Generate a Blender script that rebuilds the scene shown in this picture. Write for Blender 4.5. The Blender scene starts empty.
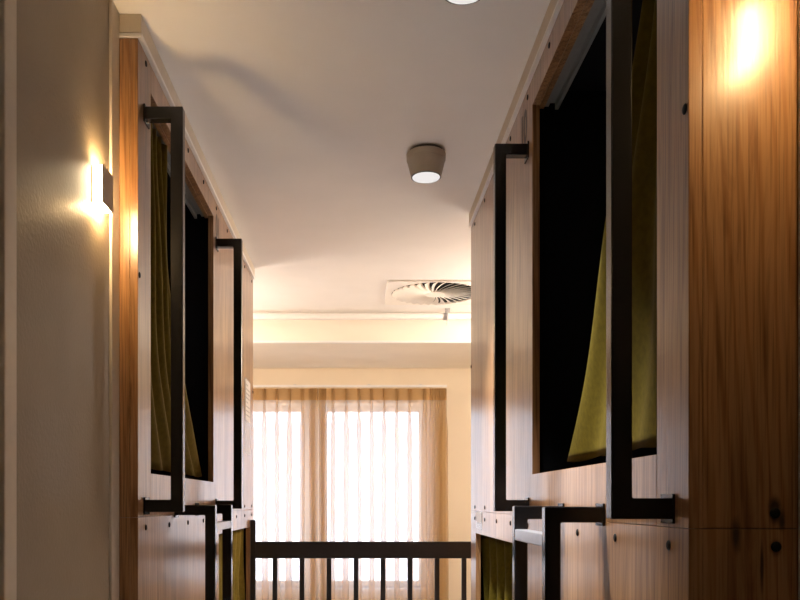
import bpy, bmesh, math, random
from mathutils import Vector, Matrix
random.seed(7)
S = bpy.context.scene
COL = S.collection
PI = math.pi
ZC = 1.35            # camera height above the floor
CEIL = ZC + 1.272
F = 820.0            # focal length in pixels at 800 px width

# ------------------------------------------------------------------ materials
def new_mat(name):
    m = bpy.data.materials.new(name); m.use_nodes = True
    nt = m.node_tree
    for n in list(nt.nodes): nt.nodes.remove(n)
    out = nt.nodes.new('ShaderNodeOutputMaterial')
    return m, nt, out
def N(nt, t, **kw):
    n = nt.nodes.new(t)
    for k, v in kw.items():
        if k in n.inputs: n.inputs[k].default_value = v
        else: setattr(n, k, v)
    return n
def ramp(nt, fac, stops):
    r = nt.nodes.new('ShaderNodeValToRGB')
    e = r.color_ramp.elements
    while len(e) < len(stops): e.new(0.5)
    for i, (p, c) in enumerate(stops):
        e[i].position = p; e[i].color = (*c, 1)
    nt.links.new(fac, r.inputs[0]); return r
def mixc(nt, fac, a, b, mode='MIX'):
    m = nt.nodes.new('ShaderNodeMix'); m.data_type = 'RGBA'; m.blend_type = mode
    for sock, v in ((m.inputs[0], fac), (m.inputs[6], a), (m.inputs[7], b)):
        if hasattr(v, 'is_linked') or hasattr(v, 'links'): nt.links.new(v, sock)
        elif isinstance(v, (int, float)): sock.default_value = v
        else: sock.default_value = (*v, 1)
    return m.outputs[2]
def coords(nt, scale=(1, 1, 1)):
    tc = nt.nodes.new('ShaderNodeTexCoord'); mp = nt.nodes.new('ShaderNodeMapping')
    mp.inputs['Scale'].default_value = scale
    nt.links.new(tc.outputs['Object'], mp.inputs['Vector']); return mp.outputs[0]
def simple(name, col, rough=0.5, metal=0.0, spec=0.5, noise=0.08, nscale=30, bump=0.0, bscale=200):
    m, nt, out = new_mat(name)
    p = N(nt, 'ShaderNodeBsdfPrincipled'); p.inputs['Roughness'].default_value = rough
    p.inputs['Metallic'].default_value = metal; p.inputs['Specular IOR Level'].default_value = spec
    v = coords(nt)
    n = N(nt, 'ShaderNodeTexNoise', Scale=nscale, Detail=4.0); nt.links.new(v, n.inputs['Vector'])
    lo = tuple(c * (1 - noise) for c in col); hi = tuple(min(1, c * (1 + noise)) for c in col)
    r = ramp(nt, n.outputs['Fac'], [(0.3, lo), (0.7, hi)])
    nt.links.new(r.outputs[0], p.inputs['Base Color'])
    if bump:
        b = N(nt, 'ShaderNodeTexNoise', Scale=bscale, Detail=3.0); nt.links.new(v, b.inputs['Vector'])
        bp = N(nt, 'ShaderNodeBump', Strength=bump, Distance=0.002)
        nt.links.new(b.outputs['Fac'], bp.inputs['Height']); nt.links.new(bp.outputs[0], p.inputs['Normal'])
    nt.links.new(p.outputs[0], out.inputs[0]); return m
def emit(name, col, strength):
    m, nt, out = new_mat(name)
    e = N(nt, 'ShaderNodeEmission'); e.inputs[0].default_value = (*col, 1); e.inputs[1].default_value = strength
    nt.links.new(e.outputs[0], out.inputs[0]); return m

def wood(name, knots=()):
    """oak veneer, grain running up the board, knots at the given object-space points"""
    m, nt, out = new_mat(name)
    p = N(nt, 'ShaderNodeBsdfPrincipled'); L = nt.links.new
    # cathedral bands
    v = coords(nt, (1, 1, 0.10))
    big = N(nt, 'ShaderNodeTexNoise', Scale=7.0, Detail=2.0, Distortion=0.6); L(v, big.inputs['Vector'])
    wv = coords(nt, (1, 1, 0.055))
    w = N(nt, 'ShaderNodeTexNoise', Scale=34.0, Detail=5.0, Distortion=1.2); w.inputs['Roughness'].default_value = 0.62
    L(wv, w.inputs['Vector'])
    fv = coords(nt, (1, 1, 0.018))
    f = N(nt, 'ShaderNodeTexNoise', Scale=230.0, Detail=4.0); L(fv, f.inputs['Vector'])
    c1 = ramp(nt, big.outputs['Fac'], [(0.28, (0.23, 0.115, 0.047)), (0.5, (0.345, 0.183, 0.080)), (0.72, (0.43, 0.250, 0.122))])
    c2 = ramp(nt, w.outputs['Fac'], [(0.34, (0.58, 0.51, 0.45)), (0.50, (1, 1, 1)), (0.68, (1.15, 1.12, 1.08))])
    c3 = ramp(nt, f.outputs['Fac'], [(0.34, (0.48, 0.42, 0.36)), (0.50, (1, 1, 1))])
    a = mixc(nt, 0.85, c1.outputs[0], c2.outputs[0], 'MULTIPLY')
    col = mixc(nt, 0.8, a, c3.outputs[0], 'MULTIPLY')
    rv = coords(nt, (1, 1, 0.05))
    ring = N(nt, 'ShaderNodeTexWave', Scale=26.0, Distortion=9.0, Detail=3.0); ring.bands_direction = 'DIAGONAL'
    ring.inputs['Detail Scale'].default_value = 0.9; L(rv, ring.inputs['Vector'])
    c4 = ramp(nt, ring.outputs['Fac'], [(0.0, (0.70, 0.60, 0.50)), (0.30, (1, 1, 1))])
    col = mixc(nt, 0.75, col, c4.outputs[0], 'MULTIPLY')
    if knots:
        tc = nt.nodes.new('ShaderNodeTexCoord')
        wob = N(nt, 'ShaderNodeTexNoise', Scale=22.0, Detail=3.0); L(tc.outputs['Object'], wob.inputs['Vector'])
        for (pt, rx, rz) in knots:
            mp = nt.nodes.new('ShaderNodeMapping'); mp.vector_type = 'POINT'
            mp.inputs['Location'].default_value = (-pt[0] / rx, -pt[1] / rx * 0.2, -pt[2] / rz)
            mp.inputs['Scale'].default_value = (1 / rx, 0.2 / rx, 1 / rz)
            L(tc.outputs['Object'], mp.inputs['Vector'])
            ln = N(nt, 'ShaderNodeVectorMath', operation='LENGTH'); L(mp.outputs[0], ln.inputs[0])
            ad = N(nt, 'ShaderNodeMath', operation='MULTIPLY_ADD'); L(wob.outputs['Fac'], ad.inputs[0]); ad.inputs[1].default_value = 1.3
            L(ln.outputs['Value'], ad.inputs[2])
            mr = N(nt, 'ShaderNodeMapRange'); mr.interpolation_type = 'SMOOTHSTEP'
            mr.inputs['From Min'].default_value = 0.9; mr.inputs['From Max'].default_value = 2.0
            mr.inputs['To Min'].default_value = 0.96; mr.inputs['To Max'].default_value = 0.0
            L(ad.outputs[0], mr.inputs['Value'])
            col = mixc(nt, mr.outputs['Result'], col, (0.03, 0.017, 0.010))
    L(col, p.inputs['Base Color'])
    p.inputs['Roughness'].default_value = 0.42
    rr = N(nt, 'ShaderNodeMapRange'); rr.inputs['To Min'].default_value = 0.36; rr.inputs['To Max'].default_value = 0.24
    L(f.outputs['Fac'], rr.inputs['Value']); L(rr.outputs[0], p.inputs['Roughness'])
    p.inputs['Specular IOR Level'].default_value = 0.45
    p.inputs['Coat Weight'].default_value = 0.40; p.inputs['Coat Roughness'].default_value = 0.22
    bp = N(nt, 'ShaderNodeBump', Strength=0.22, Distance=0.0012); L(f.outputs['Fac'], bp.inputs['Height'])
    L(bp.outputs[0], p.inputs['Normal'])
    L(p.outputs[0], out.inputs[0]); return m

def sheer(name, col, tcol, trans, tl):
    m, nt, out = new_mat(name); L = nt.links.new
    v = coords(nt)
    n = N(nt, 'ShaderNodeTexNoise', Scale=40.0, Detail=4.0); L(v, n.inputs['Vector'])
    r = ramp(nt, n.outputs['Fac'], [(0.3, tuple(c * 0.93 for c in col)), (0.7, col)])
    d = N(nt, 'ShaderNodeBsdfDiffuse'); t = N(nt, 'ShaderNodeBsdfTranslucent'); tr = N(nt, 'ShaderNodeBsdfTransparent')
    L(r.outputs[0], d.inputs[0]); t.inputs[0].default_value = (*tcol, 1)
    m1 = nt.nodes.new('ShaderNodeMixShader'); m1.inputs[0].default_value = tl
    L(d.outputs[0], m1.inputs[1]); L(t.outputs[0], m1.inputs[2])
    m2 = nt.nodes.new('ShaderNodeMixShader'); m2.inputs[0].default_value = trans
    L(m1.outputs[0], m2.inputs[1]); L(tr.outputs[0], m2.inputs[2])
    L(m2.outputs[0], out.inputs[0]); return m

M = {}
M['wall'] = simple('wall_paint_taupe', (0.285, 0.232, 0.172), 0.5, spec=0.28, noise=0.06, nscale=6, bump=0.55, bscale=110)
M['cream'] = simple('wall_paint_cream', (0.80, 0.70, 0.55), 0.7, spec=0.2, noise=0.02, nscale=5, bump=0.06, bscale=150)
M['ceiling'] = simple('ceiling_paint', (0.88, 0.865, 0.855), 0.8, spec=0.15, noise=0.02, nscale=4, bump=0.05, bscale=250)
M['beam'] = simple('beam_paint', (0.84, 0.77, 0.66), 0.7, spec=0.2, noise=0.02, nscale=5)
M['floor'] = simple('floor_vinyl', (0.61, 0.59, 0.585), 0.8, spec=0.1, noise=0.2, nscale=180)
M['trim'] = simple('trim_paint', (0.60, 0.53, 0.44), 0.4, spec=0.4, noise=0.04)
M['lip'] = simple('trim_white', (0.80, 0.78, 0.76), 0.35, noise=0.02)
M['filler'] = simple('filler_beige', (0.62, 0.55, 0.46), 0.6, noise=0.04)
M['black'] = simple('black_steel', (0.007, 0.007, 0.008), 0.18, spec=0.55, noise=0.15, nscale=120, bump=0.02, bscale=400)
M['rail'] = simple('dark_brown_steel', (0.022, 0.018, 0.018), 0.4, spec=0.5, noise=0.15, nscale=90)
M['bolt'] = simple('bolt_black', (0.006, 0.006, 0.006), 0.6, spec=0.2, noise=0.1)
M['steel'] = simple('brushed_steel', (0.55, 0.55, 0.57), 0.35, metal=0.9, noise=0.06, nscale=80)
M['rung'] = simple('satin_grey_steel', (0.34, 0.34, 0.36), 0.3, metal=0.75, noise=0.06, nscale=80)
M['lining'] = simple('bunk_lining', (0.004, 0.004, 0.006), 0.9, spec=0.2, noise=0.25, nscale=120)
M['track'] = simple('track_grey', (0.22, 0.23, 0.23), 0.45, metal=0.3, noise=0.06)
def velvet(name, col, sheen_col, sheen):
    m = simple(name, col, 0.85, spec=0.06, noise=0.15, nscale=70, bump=0.15, bscale=400)
    p = [n for n in m.node_tree.nodes if n.type == 'BSDF_PRINCIPLED'][0]
    p.inputs['Sheen Weight'].default_value = sheen; p.inputs['Sheen Roughness'].default_value = 0.35
    p.inputs['Sheen Tint'].default_value = (*sheen_col, 1); return m
M['olive'] = velvet('velvet_olive', (0.072, 0.053, 0.005), (0.50, 0.38, 0.08), 0.06)
M['olive_lit'] = velvet('velvet_olive_lit', (0.105, 0.074, 0.010), (0.8, 0.6, 0.2), 0.3)  # lighter copy of the olive, gold highlights of the folds put into its colour
M['gold'] = velvet('velvet_gold', (0.20, 0.145, 0.025), (0.9, 0.7, 0.25), 0.6)
M['lampbody'] = simple('lamp_body_taupe', (0.46, 0.41, 0.34), 0.5, noise=0.04)
M['lamprim'] = simple('lamp_rim_dark', (0.05, 0.045, 0.04), 0.5, noise=0.05)
M['white'] = simple('white_enamel', (0.86, 0.82, 0.76), 0.45, noise=0.02)
M['pipe'] = simple('pipe_white', (0.84, 0.81, 0.78), 0.5, noise=0.02)
M['frame'] = simple('window_frame_white', (0.84, 0.83, 0.84), 0.5, noise=0.03)
M['plenum'] = simple('vent_plenum_dark', (0.02, 0.02, 0.018), 0.9, noise=0.2)
M['bronze'] = simple('sconce_bronze', (0.42, 0.31, 0.21), 0.5, noise=0.05)
M['paper'] = simple('paper_white', (0.62, 0.58, 0.55), 0.5, noise=0.04, nscale=60)
M['ink'] = simple('ink_grey', (0.36, 0.33, 0.32), 0.7, noise=0.1)
M['decal'] = simple('decal_grey', (0.10, 0.085, 0.075), 0.6, noise=0.2)
M['heading'] = sheer('curtain_heading', (0.46, 0.275, 0.115), (0.5, 0.33, 0.17), 0.02, 0.2)
M['sheer'] = sheer('curtain_sheer', (0.66, 0.41, 0.16), (0.74, 0.74, 0.76), 0.42, 0.42)
M['ground'] = simple('courtyard_concrete', (0.5, 0.5, 0.5), 0.9, noise=0.1, nscale=3)
M['lens'] = emit('lamp_lens', (1.0, 0.95, 0.93), 0.72)
M['glow_end'] = emit('sconce_glow_cap', (1.0, 0.74, 0.44), 24.0)  # weak glow for the added cap on the near side
M['glow'] = emit('sconce_diffuser', (1.0, 0.66, 0.31), 165.0)
m, nt, out = new_mat('window_glass')
tr = N(nt, 'ShaderNodeBsdfTransparent'); gl = N(nt, 'ShaderNodeBsdfGlossy'); gl.inputs['Roughness'].default_value = 0.02
mx = nt.nodes.new('ShaderNodeMixShader'); mx.inputs[0].default_value = 0.05
nt.links.new(tr.outputs[0], mx.inputs[1]); nt.links.new(gl.outputs[0], mx.inputs[2]); nt.links.new(mx.outputs[0], out.inputs[0])
M['glass'] = m
m, nt, out = new_mat('clear_acrylic')
tr = N(nt, 'ShaderNodeBsdfTransparent'); gl = N(nt, 'ShaderNodeBsdfPrincipled'); gl.inputs['Roughness'].default_value = 0.2
gl.inputs['Base Color'].default_value = (0.8, 0.78, 0.78, 1)
mx = nt.nodes.new('ShaderNodeMixShader'); mx.inputs[0].default_value = 0.35
nt.links.new(tr.outputs[0], mx.inputs[1]); nt.links.new(gl.outputs[0], mx.inputs[2]); nt.links.new(mx.outputs[0], out.inputs[0])
M['acrylic'] = m

# ------------------------------------------------------------------ helpers
def empty(name, loc, label=None, cat=None, group=None, kind=None):
    o = bpy.data.objects.new(name, None); o.empty_display_size = 0.1
    COL.objects.link(o); o.location = loc
    if label: o['label'] = label
    if cat: o['category'] = cat
    if group: o['group'] = group
    if kind: o['kind'] = kind
    return o
def build(name, bm, mat, parent=None, smooth=False, bevel=0.0, label=None, kind=None, loc=None, solid=0.0):
    bmesh.ops.recalc_face_normals(bm, faces=bm.faces[:])
    me = bpy.data.meshes.new(name); bm.to_mesh(me); bm.free()
    me.materials.append(mat)
    if smooth:
        for p in me.polygons: p.use_smooth = True
    o = bpy.data.objects.new(name, me); COL.objects.link(o)
    if parent: o.parent = parent
    if loc: o.location = loc
    if label: o['label'] = label
    if kind: o['kind'] = kind
    if solid:
        s = o.modifiers.new('thickness', 'SOLIDIFY'); s.thickness = solid; s.offset = 0
    if bevel:
        b = o.modifiers.new('bevel', 'BEVEL'); b.width = bevel; b.segments = 2; b.limit_method = 'ANGLE'; b.angle_limit = 0.6
    return o
def box(bm, x0, x1, y0, y1, z0, z1):
    x0, x1 = min(x0, x1), max(x0, x1); y0, y1 = min(y0, y1), max(y0, y1); z0, z1 = min(z0, z1), max(z0, z1)
    v = [bm.verts.new(p) for p in ((x0, y0, z0), (x1, y0, z0), (x1, y1, z0), (x0, y1, z0), (x0, y0, z1), (x1, y0, z1), (x1, y1, z1), (x0, y1, z1))]
    for f in ((0, 3, 2, 1), (4, 5, 6, 7), (0, 1, 5, 4), (1, 2, 6, 5), (2, 3, 7, 6), (3, 0, 4, 7)):
        bm.faces.new([v[i] for i in f])
def boxes(*bs):
    bm = bmesh.new()
    for b in bs: box(bm, *b)
    return bm
def lathe(profile, seg=40, axis='Z', center=(0, 0, 0)):
    bm = bmesh.new(); rings = []
    for (r, h) in profile:
        ring = []
        for k in range(seg):
            a = 2 * PI * k / seg
            p = {'Z': (r * math.cos(a), r * math.sin(a), h), 'X': (h, r * math.cos(a), r * math.sin(a)), 'Y': (r * math.cos(a), h, r * math.sin(a))}[axis]
            ring.append(bm.verts.new(Vector(p) + Vector(center)))
        rings.append(ring)
    for a, b in zip(rings, rings[1:]):
        for k in range(seg): bm.faces.new((a[k], a[(k + 1) % seg], b[(k + 1) % seg], b[k]))
    bm.faces.new(rings[0]); bm.faces.new(rings[-1])
    return bm
def grid_panel(us, zs, hole, x0, x1):
    """flat board in the u,z plane with cells left open where hole(uc, zc); thickness x0..x1"""
    bm = bmesh.new(); vs = {}
    def V(i, j, x):
        k = (i, j, x)
        if k not in vs: vs[k] = bm.verts.new((x, us[i], zs[j]))
        return vs[k]
    cells = {(i, j) for i in range(len(us) - 1) for j in range(len(zs) - 1)
             if not hole((us[i] + us[i + 1]) / 2, (zs[j] + zs[j + 1]) / 2)}
    for (i, j) in cells:
        for x in (x0, x1):
            bm.faces.new((V(i, j, x), V(i + 1, j, x), V(i + 1, j + 1, x), V(i, j + 1, x)))
        for (di, dj, a, b) in ((-1, 0, (i, j), (i, j + 1)), (1, 0, (i + 1, j), (i + 1, j + 1)), (0, -1, (i, j), (i + 1, j)), (0, 1, (i, j + 1), (i + 1, j + 1))):
            if (i + di, j + dj) not in cells:
                bm.faces.new((V(*a, x0), V(*b, x0), V(*b, x1), V(*a, x1)))
    return bm
def struct(name, bm, mat, parent=None, **kw):
    return build(name, bm, mat, parent, kind=None if parent else 'structure', **kw)

# ------------------------------------------------------------------ setting
XL, XR = -0.629, 0.672          # side walls of the hall the camera stands in
YW = 6.67                       # window wall
RX0, RX1 = -1.62, 1.62
struct('floor', boxes((RX0 - .1, RX1 + .1, -2.6, YW + .3, -0.1, 0)), M['floor'])
struct('ceiling', boxes((RX0 - .1, RX1 + .1, -2.6, YW + .3, CEIL, CEIL + .1)), M['ceiling'])
# hall walls: partitions filling the space beside the hall
LY = 2.118; RY = 1.215
struct('wall_left_hall', boxes((RX0, XL, 1.40, LY - 0.055, 0, CEIL), (RX0, XL - .012, LY - 0.05, LY, 0, CEIL), (RX0, XL, -2.5, .42, 0, CEIL), (RX0, XL, .42, 1.40, 2.5, CEIL)), M['wall'])
struct('wall_right_hall', boxes((XR, RX1, -2.5, RY - 0.055, 0, CEIL), (XR + .012, RX1, RY - .05, RY, 0, CEIL)), M['wall'])
struct('wall_back', boxes((RX0, RX1, -2.6, -2.5, 0, CEIL)), M['wall'])
struct('wall_left', boxes((RX0 - .1, RX0, -2.6, YW + .3, 0, CEIL)), M['cream'])
struct('wall_right', boxes((RX1, RX1 + .1, -2.6, YW + .3, 0, CEIL)), M['cream'])
# door frame (architrave) and door on the left hall wall
struct('trim_1', boxes((XL, XL + .013, 1.425, 1.478, 0, 2.56), (XL, XL + .013, .345, .398, 0, 2.56), (XL, XL + .013, .345, 1.478, 2.51, 2.56)), M['trim'], bevel=.003)
dr = struct('door_1', boxes((XL - .06, XL - .018,   .425, 1.395, 0.005, 2.495)), M['wall'], bevel=.002)
build('door_jamb', boxes((XL - .10, XL + .001, 1.397, 1.424, 0, 2.5), (XL - .10, XL + .001, .396, .423, 0, 2.5)), M['trim'], dr)
build('strike_plate', boxes((XL - .0005, XL + .0035, 1.402, 1.424, ZC - .105, ZC - .035)), M['bolt'], dr)
# corner strips where the hall walls meet the bunks
struct('trim_2', boxes((XL - .012, XL + .0055, LY - .048, LY + .017, 0, CEIL)), M['trim'], bevel=.002)
struct('trim_3', boxes((XR - .0155, XR + .012, RY - .048, RY + .012, 0, CEIL)), M['trim'], bevel=.002)
# window wall with two openings
WZ0, WZ1 = ZC - .70, ZC + .80
W1 = (-1.28, -.432); W2 = (-.305, .540)
us = [RX0, W1[0], W1[1], W2[0], W2[1], RX1]; zs = [0, WZ0, WZ1, CEIL]
bm = grid_panel(us, zs, lambda u, z: WZ0 < z < WZ1 and (W1[0] < u < W1[1] or W2[0] < u < W2[1]), 0, .24)
for v in bm.verts: v.co = Vector((v.co.y, YW + v.co.x, v.co.z))
struct('wall_window', bm, M['cream'])
for i, (a, b) in enumerate((W1, W2)):
    w = empty('window_%d' % (i + 1), ((a + b) / 2, YW + .15, WZ0), kind='structure')
    hw = (b - a) / 2; H = WZ1 - WZ0; t = .045
    build('window_frame', boxes((-hw, -hw + t, 0, .06, 0, H), (hw - t, hw, 0, .06, 0, H), (-hw + t, hw - t, 0, .06, H - .050, H), (-hw + t, hw - t, 0, .06, 0, t)), M['frame'], w, bevel=.004)
    build('pane', boxes((-hw + t, hw - t, .026, .032, t, H - .050)), M['glass'], w)
    build('window_sill', boxes((-hw - .02, hw + .02, -.175, .0, -.02, .0)), M['frame'], w, bevel=.004)
# beam across the ceiling in front of the window
YB = 5.54; ZB = ZC + 1.074
struct('trim_4', boxes((RX0, RX1, YB, YW, ZB + .012, CEIL)), M['beam'])
struct('trim_5', boxes((RX0, RX1, YB - .012, YB + .02, ZB, ZB + .014)), M['lip'], bevel=.002)
# ground outside, far below the window
struct('ground', boxes((-9, 9, YW + .5, YW + 25, -3.2, -3.0)), M['ground'])

# ------------------------------------------------------------------ bunks
SEAM = ZC - .040; TOP = ZC + 1.209
ACR = {}
def make_bunk(s, xf, y0, L, label, knots, number):
    """s=-1 left, +1 right.  Root on the floor at the near front corner; local x grows into the bunk on the right side."""
    R = empty('bunk_bed', (xf, y0, 0), label, 'bunk bed', None)
    wd = wood('oak_veneer_' + ('left' if s < 0 else 'right'), knots)
    T = .021; D = .92
    X = lambda a: s * a
    OB, OT = ZC + .079, ZC + 1.132
    n0, n1 = .132, 1.108
    # upper front: near stile, then the framed board around the opening
    build('front_stile', boxes((X(0), X(T), 0, n0 - .0008, SEAM + .0005, TOP)), wd, R, bevel=.0008)
    build('front_panel', grid_panel([n0, n1, L], [SEAM + .0005, OB, OT, TOP], lambda u, z: u < n1 and OB < z < OT, X(0), X(T)), wd, R, bevel=.0008)
    lb, lt = ZC - 1.10, ZC - .132
    m0, m1 = 1.235, 2.240 if s > 0 else 2.195
    build('front_panel', grid_panel([0, m0, m1, L], [.02, lb, lt, SEAM - .0005], lambda u, z: m0 < u < m1 and lb < z < lt, X(0), X(T)), wd, R, bevel=.0008)
    # ends
    for (a, b) in ((0, T), (L - T, L)):
        build('end_panel', boxes((X(T + .0003), X(D), a, b, SEAM + .0005, TOP)), wd, R, bevel=.0008)
        build('end_panel', boxes((X(T + .0003), X(D), a, b, .02, SEAM - .0005)), wd, R, bevel=.0008)
    # black inner lining of both sleeping compartments
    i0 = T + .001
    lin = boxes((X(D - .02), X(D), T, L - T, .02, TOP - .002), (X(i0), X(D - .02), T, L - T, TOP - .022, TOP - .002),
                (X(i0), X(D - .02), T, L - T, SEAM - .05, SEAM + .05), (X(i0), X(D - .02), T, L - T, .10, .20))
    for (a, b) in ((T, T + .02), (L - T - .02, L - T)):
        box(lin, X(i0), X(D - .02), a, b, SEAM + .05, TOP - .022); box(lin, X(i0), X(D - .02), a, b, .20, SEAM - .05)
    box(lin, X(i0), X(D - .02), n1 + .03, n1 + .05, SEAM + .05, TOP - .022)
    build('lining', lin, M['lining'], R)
    # curtain tracks inside the openings
    for (a, b, z) in ((n0 - .02, n1 + .02, OT), (m0 - .02, m1 + .015, lt)):
        build('inner_rail', boxes((X(T + .0005), X(T + .016), a, b, z - .002, z + .026)), wd, R)
        bm = boxes((X(T + .018), X(T + .030), a, b, z + .004, z + .026), (X(T + .030), X(T + .048), a, b, z + .014, z + .026), (X(T + .048), X(T + .058), a, b, z - .004, z + .026))
        build('curtain_track', bm, M['track'], R, label='grey metal curtain track')
    # bolts
    def bolt(u, z, end=False, xo=None):
        prof = [(.0080, -.001), (.0080, .0012), (.006, .0026), (.003, .0030)]
        if end:
            bm = lathe([(r, -h) for r, h in prof], 12, 'Y', (X(xo), 0, z))
        else:
            bm = lathe([(r, -s * h) for r, h in prof], 12, 'X', (0, u, z))
        build('bolt', bm, M['bolt'], R, smooth=True, label='black bolt cap')
    k = 0; lad0, lad1 = 0.417, .77
    for k in range(9):
        u = .078 + .273 * k
        if u > L - .02: break
        bolt(u, ZC + 1.184); bolt(u, ZC - .069)
        if k > 6: bolt(u, ZC - .0215)
    bolt(.013, ZC + .595); bolt(L - .013, ZC + .595)
    if s > 0:
        bolt(0, ZC - .0165, True, .1295); bolt(0, ZC - .067, True, .131)
    # grab handles
    def handle(u):
        H0, H1 = ZC - .027, ZC + (1.041 if s > 0 else 1.057); w = .033; P = .098 if s > 0 else .104; dpt = .030
        bm = grid_panel([0, w, P - w, P], [H0, H0 + w, H1 - w, H1], lambda a, z: a < P - w and H0 + w < z < H1 - w, u, u + dpt)
        for v in bm.verts: v.co = Vector((-s * (v.co.y + .0015), v.co.x, v.co.z))
        h = build('grab_handle', bm, M['black'], R, bevel=.0025, label='square black steel grab handle')
        for z in (H0 + w / 2, H1 - w / 2):
            build('mounting_plate', boxes((-s * .0004, -s * .005, u - .0008, u + .050, z - w / 2 - .007, z + w / 2 + .007)), M['black'], h, bevel=.0008)
    handle(.052); handle(1.15)
    # ladder
    P = .119 if s > 0 else .1265; w = .032; z1 = ZC - .0095; dpt = .030
    ld = build('ladder', boxes((-s * (P - .004), -s * (P - .028), lad0 + dpt, lad1 - dpt, .17, .172)), M['black'], R, label='black steel ladder with grey rungs')
    for u in (lad0, lad1 - dpt):
        bm = boxes((-s * P, -s * (P - w), u, u + dpt, .0, z1), (-s * (P - w), -s * .002, u, u + dpt, z1 - w, z1))
        bm.free()
        bm = grid_panel([0, P - w, P], [0, z1 - w, z1], lambda a, z: a < P - w and z < z1 - w, u, u + dpt)
        for v in bm.verts: v.co = Vector((-s * (v.co.y + .0015), v.co.x, v.co.z))
        build('rail', bm, M['black'], ld, bevel=.0025)
        build('mounting_plate', boxes((-s * .0004, -s * .005, u - .0008, u + .050, z1 - w - .007, z1 + .0065)), M['black'], ld, bevel=.0008)
    zr = ZC - .0655
    while zr > .25:
        build('rung', boxes((-s * (P + .001), -s * (P - .030), lad0 + dpt, lad1 - dpt, zr - .026, zr)), M['rung'], ld, bevel=.002, label='satin grey steel rung')
        zr -= .28
    # large number beside the opening
    cu = bpy.data.curves.new('n', 'FONT'); cu.body = number; cu.size = .135; cu.offset = .0035; cu.extrude = .0003; cu.align_x = 'CENTER'; cu.space_character = .95
    to = bpy.data.objects.new('n', cu); COL.objects.link(to)
    bpy.context.view_layer.update()
    me = bpy.data.meshes.new_from_object(to.evaluated_get(bpy.context.evaluated_depsgraph_get()))
    bpy.data.objects.remove(to)
    me.name = 'bed_number'; me.materials.append(M['decal'])
    o = bpy.data.objects.new('bed_number', me); COL.objects.link(o); o.parent = R
    # face the corridor: text x runs along -u on the right side, +u on the left
    rot = Matrix(((0, 0, -s), (-s, 0, 0), (0, 1, 0))).to_4x4()
    me.transform(Matrix.Diagonal((.72, 1, 1, 1)))
    me.transform(rot)
    o.location = (-s * .0006, 1.228 if s > 0 else 1.205, ZC + 1.068)
    o['label'] = 'dark grey number printed on the wood'
    return R

XFL, XFR = -.576, .494
YL, YR = 2.137, 1.229
bl = make_bunk(-1, XFL, YL, 2.322, 'wooden bunk bed on the left of the corridor, against the wall with the lit sconce', (((-.2, 0, ZC - .3), .02, .06),), '01')
br = make_bunk(1, XFR, YR, 2.389, 'wooden bunk bed on the right of the corridor, nearest, with broad orange lit end panel',
               (((.129, 0, ZC - .012), .0085, .022), ((.140, 0, ZC - .030), .006, .018), ((.071, 0, ZC - .052), .0075, .024), ((.131, 0, ZC - .068), .009, .012), ((.110, 0, ZC - .095), .003, .05)), '10')
# painted filler strips closing the gap above the bunks
for s, xf, y0, L, nm in ((-1, XFL, YL, 2.322, 'trim_6'), (1, XFR, YR, 2.389, 'trim_7')):
    fl = struct(nm, boxes((xf - s * .009, xf + s * .92, y0 - .002, y0 + L, TOP + .013, CEIL - .0005)), M['filler'], bevel=.0015)
    build('white_lip', boxes((xf - s * .011, xf + s * .92, y0 - .004, y0 + L, TOP + .001, TOP + .0125)), M['lip'], fl, bevel=.002)

# ------------------------------------------------------------------ bunk curtains
def drape(name, s, xf, ya, wtop, wbot, zt, zb, pw, folds, amp, mat, label, depth=.05, seed=0, nu=150, nv=40, lean=0.0):
    rnd = random.Random(seed); ph = [rnd.uniform(-.5, .5) for _ in range(folds + 2)]
    bm = bmesh.new(); rows = []
    for j in range(nv + 1):
        t = j / nv; row = []
        w = wtop + (wbot - wtop) * t ** pw
        am = amp * (1.0 - .55 * t * min(1, (wbot - wtop) / max(wtop, .01)))
        for i in range(nu + 1):
            a = i / nu
            q = a * folds; k = int(q); fr = q - k
            wob = ph[k] * (1 - fr) + ph[min(k + 1, folds + 1)] * fr
            x = depth + am * (math.sin(2 * PI * q + wob * 1.6) * (.8 + .4 * wob)) + .006 * math.sin(9 * t + 5 * wob)
            y = ya + w * a + .010 * math.sin(6 * t + wob * 5) * (1 - a) * a * 3 + lean * math.sin(PI * t) * (a)
            z = zt + (zb - zt) * t + .008 * math.sin(2 * PI * q + 1.0) * t * .4
            row.append(bm.verts.new((xf + s * x, y, z)))
        rows.append(row)
    for r0, r1 in zip(rows, rows[1:]):
        for i in range(nu): bm.faces.new((r0[i], r0[i + 1], r1[i + 1], r1[i]))
    cx, cy = xf + s * depth, ya + wbot / 2
    for v in bm.verts: v.co -= Vector((cx, cy, zb))
    R = empty(name, (cx, cy, zb), label, 'curtain')
    build('curtain_cloth', bm, mat, R, smooth=True, solid=.003)
    # hem piping along the free edge and the bottom
    hem = bmesh.new(); 
    pts = [Vector(r[-1]) for r in []]
    return R
def hem_strip(R, s, xf, ya, wtop, wbot, zt, zb, pw, depth, mat):
    pass
UT = ZC + 1.125
drape('privacy_curtain', 1, XFR, YR + .11, .16, .835, UT, ZC + .104, 1.15, 3, .020, M['olive'], 'olive velvet curtain flaring out inside the upper opening of the right bunk', depth=.058, seed=3)
drape('privacy_curtain', -1, XFL, YL + .125,   .34, 1.0, UT, ZC + .100, 2.2, 6, .023, M['olive_lit'], 'olive velvet curtain hanging in narrow folds in the upper opening of the left bunk', depth=.052, seed=5)
LT = ZC - .142
drape('privacy_curtain', 1, XFR, YR + 1.27, 1.05, 1.05, LT, ZC - 1.09, 1, 6, .026, M['olive'], 'dark olive curtain with wavy folds in the lower opening of the right bunk', depth=.054, seed=11, lean=-.02)
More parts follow.
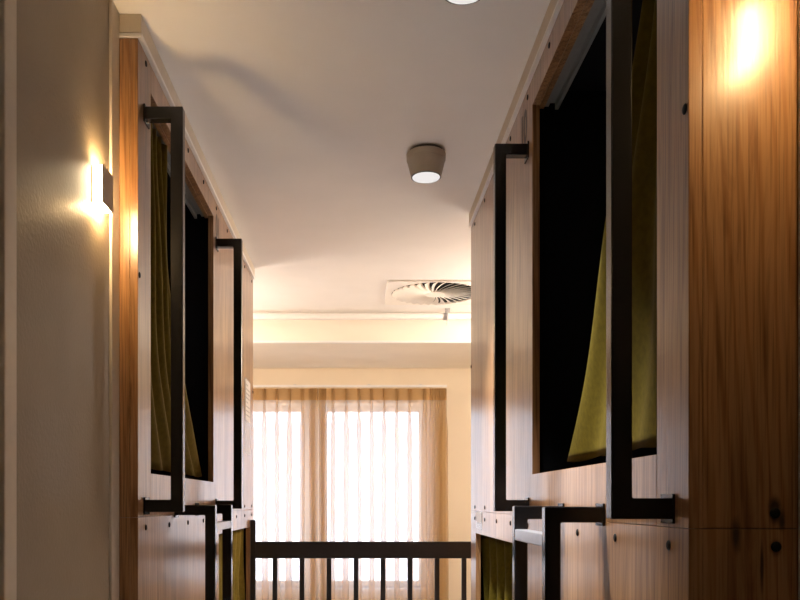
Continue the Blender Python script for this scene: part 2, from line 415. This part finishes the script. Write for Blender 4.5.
drape('privacy_curtain', -1, XFL, YL + 1.25, 1.00, 1.00, LT, ZC - 1.09, 1, 7, .026, M['gold'], 'golden olive curtain with wavy folds in the lower opening of the left bunk', depth=.054, seed=12, lean=-.03)

# ------------------------------------------------------------------ ceiling lights
def ceiling_light(y, label):
    R = empty('ceiling_light', (.243, y, CEIL), label, 'ceiling light', 'round ceiling lights above the corridor')
    build('shadowed_base', lathe([(.060, 0), (.060, -.012)], 48), M['lamprim'], R, smooth=False)  # recessed base coloured dark to give the contact shadow ring
    build('housing', lathe([(.066, -.010), (.0705, -.014), (.0705, -.036)], 48), M['lampbody'], R, bevel=.001)
    build('shade', lathe([(.0690, -.0365), (.0685, -.038), (.0545, -.094), (.0525, -.095), (.0505, -.090)], 48), M['lampbody'], R)
    build('rim', lathe([(.0535, -.0945), (.0545, -.0965), (.0515, -.0965)], 48), M['lamprim'], R)
    build('lens', lathe([(.050, -.0965), (.049, -.0985), (.0, -.0995)][:2], 48), M['lens'], R)
    return R
ceiling_light(2.97, 'round taupe ceiling light in full view on the bare ceiling before the air vent')
ceiling_light(1.885, 'round ceiling light cut off by the top edge of the photo')

# ------------------------------------------------------------------ swirl air vent
V = empty('air_vent', (.462, 4.975, CEIL), 'square white swirl air vent on the ceiling with radial fins', 'air vent')
bm = bmesh.new(); n = 96; hs = .300; ro = .264
outer = []; inner = []
for k in range(n):
    a = 2 * PI * (k + .5) / n; c, s_ = math.cos(a), math.sin(a); q = hs / max(abs(c), abs(s_))
    outer.append((c * q, s_ * q * .93)); inner.append((c * ro, s_ * ro))
for k in range(n):
    j = (k + 1) % n
    bm.faces.new([bm.verts.new((*p, -.010)) for p in (outer[k], outer[j], inner[j], inner[k])])
    bm.faces.new([bm.verts.new(p) for p in ((*inner[k], -.010), (*inner[j], -.010), (*inner[j], -.001), (*inner[k], -.001))])
    bm.faces.new([bm.verts.new(p) for p in ((*outer[k], -.010), (*outer[j], -.010), (*outer[j], 0), (*outer[k], 0))])
bmesh.ops.remove_doubles(bm, verts=bm.verts[:], dist=1e-5)
build('vent_plate', bm, M['white'], V)
build('vent_opening', lathe([(.2635, -.0012), (.2635, -.0004)], 64), M['plenum'], V)
bm = bmesh.new(); nb = 32
for k in range(nb):
    a0 = 2 * PI * k / nb
    rows = []
    for i in range(9):
        f = i / 8; r = .060 + f * (.260 - .060); a = a0 + .16 * f ** 1.3
        half = r * PI / nb * .92
        tx, ty = -math.sin(a), math.cos(a)
        p = Vector((r * math.cos(a), r * math.sin(a), 0))
        # each fin tilts: one edge near the plate, the other sunk up into the plenum
        e0 = p + Vector((tx * -half, ty * -half, -.0165)); e1 = p + Vector((tx * half * .35, ty * half * .35, -.0035))
        rows.append((bm.verts.new(e0), bm.verts.new(e1)))
    for (a_, b_), (c_, d_) in zip(rows, rows[1:]): bm.faces.new((a_, b_, d_, c_))
build('fins', bm, M['white'], V, solid=.0012)
build('hub', lathe([(.064, -.004), (.064, -.014), (.060, -.0155)], 48), M['white'], V)

# ------------------------------------------------------------------ sprinkler pipe
YP = 5.42
P = empty('sprinkler_pipe', (0, YP, ZC + 1.226), 'white pipe running across under the ceiling before the beam', 'pipe')
build('pipe_run', lathe([(.022, RX0 + .001), (.022, RX1 - .001)], 24, 'X'), M['pipe'], P, smooth=False)
for x in (-1.1, .569):
    c = build('pipe_clamp', lathe([(.0255, x - .011), (.0255, x + .011)], 24, 'X'), M['steel'], P, label='steel pipe clamp with threaded rod')
    build('threaded_rod', lathe([(.0045, -.062), (.0045, .0455)], 10, 'Z', (x + .012, -.031, 0)), M['steel'], c)
    build('clamp_nut', boxes((x - .002, x + .026, -.045, -.020, .020, .030)), M['steel'], c)
    build('ceiling_anchor', boxes((x - .004, x + .028, -.046, -.016, .038, .0455)), M['steel'], c)

# ------------------------------------------------------------------ railing
YG = 4.347; sc = YG / F
G = empty('railing', (0, YG, 0), 'dark brown metal railing with upright bars standing before the window', 'railing')
G0, G1 = -.5615, -.445 + .143 * 13
build('post', boxes((G0 - .0135, G0 + .0135, -.0135, .0135, 0, ZC - .095)), M['rail'], G, bevel=.002)
build('post', boxes((G1 - .0125, G1 + .0125, -.0135, .0135, 0, ZC - .095)), M['rail'], G, bevel=.002)
build('handrail', boxes((G0 + .0135, G1 - .0125, -.02, .02, ZC - .298, ZC - .2095)), M['rail'], G, bevel=.003)
build('bottom_rail', boxes((G0 + .0135, G1 - .0125, -.015, .015, .08, .12)), M['rail'], G, bevel=.002)
bal = None
for k in range(13):
    x = -.445 + .143 * k
    if bal is None:
        bal = build('baluster', boxes((-.0125, .0125, -.0125, .0125, .12, ZC - .298)), M['rail'], G, bevel=.0015)
        bal.location.x = x
    else:
        b = bal.copy(); COL.objects.link(b); b.parent = G; b.location = (x, 0, 0)

# ------------------------------------------------------------------ window curtains
YC = 6.53
ZT, ZH, ZBOT = ZC + .905, ZC + .812, .04
CR = empty('curtain_rail', (-.45, YC, ZT + .012), 'slim white curtain rail along the wall above the window curtains', 'curtain rail')
build('rail_profile', boxes((-1.0, 1.150, -.012, .012, -.002, .014)), M['lip'], CR, bevel=.002)
for x in (-.62, -.06, .53, .94):
    build('wall_bracket', boxes((x - .01, x + .01, -.006, YW - YC - .001, .0145, .019)), M['steel'], CR)
def window_curtain(x0, x1, pleats, label):
    """pinch pleated sheer; each pleat is a narrow deep fold that opens towards the hem"""
    R = empty('window_curtain', ((x0 + x1) / 2, YC, ZBOT), label, 'curtain')
    cx = (x0 + x1) / 2
    rnd = random.Random(int(x0 * 100)); wob = [rnd.uniform(-1, 1) for _ in pleats]
    # sheet parameter: flat stretches (kind 0) with a z-fold (kind 1) at every pleat
    par = []; prev = x0
    for k, p in enumerate(pleats):
        a, b = prev, p
        m = max(2, int((b - a) / .006))
        par += [(0, a + (b - a) * i / m, i / m) for i in range(m)]
        par += [(1, -1 + 2 * i / 28, k) for i in range(28)]
        prev = p
    m = max(2, int((x1 - prev) / .006)); par += [(0, prev + (x1 - prev) * i / m, i / m) for i in range(m + 1)]
    amps = [rnd.uniform(.7, 1.3) for _ in pleats]
    def shift(u, t):
        return .010 * t * math.sin(u * 17 + 1.1) + .004 * t * math.sin(u * 53 + 6 * t)
    def surf(pt, z):
        t = max(0.0, min(1.0, (ZH - z) / (ZH - ZBOT))); near = min(1.0, t * 9)
        kind, q, k = pt
        if kind == 0:
            u = q; bow = math.sin(PI * k) ** .7 if 0 < k < 1 else 0
            y = .006 * math.sin(u * 41 + .6) * near + .004 * math.sin(u * 97 + 2) * near - .020 * bow * (1 - .7 * near)
            x = u + shift(u, t)
        else:
            u = pleats[k]; h = (.0045 + ((.0085 + .0050 * amps[k]) if abs(u + .33) > .07 else .006) * near) * (1 + .35 * t * wob[k])
            x = u + shift(u, t) + h * (-1.25 * math.sin(PI * q)) 
            y = .006 * math.sin(u * 41 + .6) * near + .004 * math.sin(u * 97 + 2) * near - (.026 + .016 * near) * math.cos(PI * q / 2) ** 2
        return Vector((x - cx, y + .020, z - ZBOT))
    def sheet(zs):
        bm = bmesh.new(); rows = []
        for z in zs: rows.append([bm.verts.new(surf(pt, z)) for pt in par])
        for a, b in zip(rows, rows[1:]):
            for i in range(len(par) - 1): bm.faces.new((a[i], a[i + 1], b[i + 1], b[i]))
        return bm
    build('heading', sheet([ZT - (ZT - ZH) * k / 4 for k in range(5)]), M['heading'], R, smooth=True, label='opaque tan pleated heading')
    build('sheer_cloth', sheet([ZH - (ZH - ZBOT) * (k / 34) ** 1.6 for k in range(35)]), M['sheer'], R, smooth=True)
    return R
p1 = [-.325 - .100 * k for k in range(10)]; p1 = [-.352, -.363, -.374, -.385] + [-.452 - .101 * k for k in range(9)]
p2 = [-.306, -.295, -.284, -.273, -.205] + [-.101 + .1005 * k for k in range(6)] + [.520, .575, .610, .628, .644, .658, .671, .684]
window_curtain(-1.34, -.3275, sorted(p1), 'sheer pinch pleated window curtain on the left, partly behind the left bunk')
window_curtain(-.3255, .700, sorted(p2), 'sheer pinch pleated window curtain on the right, bunched tan at its right edge')

# ------------------------------------------------------------------ wall sconces
def sconce(name, xw, s, y0, zc, label):
    """s: direction from the wall into the room"""
    R = empty(name, (xw, y0 + .0375, zc), label, 'wall lamp', 'small glowing wall lamps')
    build('back_plate', boxes((s * .0002, s * .0028, -.036, .036, -.043, .043)), M['bronze'], R)
    build('diffuser', boxes((s * .003, s * .026, -.0315, .0365, -.0435, .0435)), M['glow'], R, label='glowing warm diffuser')
    build('glow_cap', boxes((s * .003, s * .026, -.0365, -.0318, -.0435, .0435)), M['glow_end'], R, label='added dim cap holding back the glow on the near side')  # added cap: glows weakly and keeps the strong light off the near wall
    build('front_plate', boxes((s * .026, s * .0300, -.0375, .0375, -.0447, .0447)), M['bronze'], R, bevel=.001)
    return R
sconce('wall_sconce', XL, 1, 1.925, ZC + .7485, 'small lit wall lamp on the left wall beside the left bunk')
sconce('wall_sconce', XR, -1, 1.0, ZC + .79, 'lit wall lamp on the right wall by the orange end panel')

# ------------------------------------------------------------------ sheets on the bunk ends
def notice(loc, w, h, n, label, s, ph):
    R = empty('notice_sheet', loc, label, 'notice')
    build('sleeve', boxes((0, -s * .0018, 0, w, 0, h)), M['acrylic'], R)
    build('paper', boxes((-s * .0019, -s * .0024, .012, w - .012, h - ph, h - .008)), M['paper'], R)
    for k in range(n):
        z = h - .035 - k * .022
        if z < h - ph + .012: break
        ww = (w - .06) * (1 if k % 4 else .5)
        build('printed_line', boxes((-s * .0025, -s * .0027, .028, .028 + ww, z, z + .006)), M['ink'], R)
    return R
notice((XFL + .0004, 4.13, ZC + .245), .205, .385, 8, 'white paper notice in a clear sleeve at the far end of the left bunk', -1, .215)
notice((XFR - .0004, 3.29, ZC - .112), .150, .078, 0, 'small pale clear label across the seam at the far end of the right bunk', 1, .05)

# ------------------------------------------------------------------ light
W = bpy.data.worlds.new('sky'); S.world = W; W.use_nodes = True
bg = W.node_tree.nodes['Background']; bg.inputs[0].default_value = (0.86, 0.94, 1.10, 1); bg.inputs[1].default_value = 4.6
def area(name, loc, rot, sx, sy, power, col, portal=False):
    l = bpy.data.lights.new(name, 'AREA'); l.shape = 'RECTANGLE'; l.size = sx; l.size_y = sy; l.energy = power; l.color = col
    o = bpy.data.objects.new(name, l); COL.objects.link(o); o.location = loc; o.rotation_euler = rot
    if portal: l.cycles.is_portal = True
    return o
for i, (a, b) in enumerate((W1, W2)):
    area('window_portal', ((a + b) / 2, YW + .22, (WZ0 + WZ1) / 2), (-PI / 2, 0, 0), b - a - .02, WZ1 - WZ0 - .02, 1, (1, 1, 1), True)
def point(name, loc, power, col, r=.05):
    l = bpy.data.lights.new(name, 'POINT'); l.energy = power; l.color = col; l.shadow_soft_size = r
    o = bpy.data.objects.new(name, l); COL.objects.link(o); o.location = loc; return o
WARM = (1.0, .87, .75)
def spot(name, loc, power, col, ang, r):
    l = bpy.data.lights.new(name, 'SPOT'); l.energy = power; l.color = col; l.shadow_soft_size = r
    l.spot_size = math.radians(ang); l.spot_blend = 1.0
    o = bpy.data.objects.new(name, l); COL.objects.link(o); o.location = loc; return o
point('room_lamp_light', (1.3, 4.75, ZC + 1.0), 46, WARM, .2)
point('room_lamp_light', (-1.3, 4.95, ZC + .9), 28, WARM, .25)
point('hall_fill_light', (.0, -1.3, ZC + .95), .6, (1, .72, .46), .12)  # added weak fill behind the camera, no lamp stands there
for y in (1.885, 2.97):
    spot('ceiling_lamp_light', (.243, y, CEIL - .103), 420, (1.0, .97, .96), 62, .045)

# ------------------------------------------------------------------ camera
cam = bpy.data.cameras.new('camera'); co = bpy.data.objects.new('camera', cam); COL.objects.link(co)
co.location = (0, 0, ZC); co.rotation_euler = (PI / 2, 0, 0)
cam.sensor_width = 36; cam.sensor_fit = 'HORIZONTAL'; cam.lens = F / 800 * 36
cam.shift_x = 41 / 800; cam.shift_y = 202 / 800; cam.clip_start = .01
S.camera = co
vs = S.view_settings
S.display_settings.display_device = 'sRGB'
vs.view_transform = 'Standard'; vs.look = 'None'; vs.gamma = 1; vs.use_curve_mapping = False; vs.exposure = 0.28
S.cycles.max_bounces = 10; S.cycles.diffuse_bounces = 5; S.cycles.transparent_max_bounces = 16
S.cycles.sample_clamp_indirect = 8
S.cycles.use_denoising = True
for o in S.objects:
    if o.parent is None:
        k = o.name.split('.')[0]
        g = {'bunk_bed': 'wooden bunk beds along the corridor', 'privacy_curtain': 'velvet curtains in the bunk openings',
             'window_curtain': 'sheer curtains at the window'}.get(k)
        if g: o['group'] = g
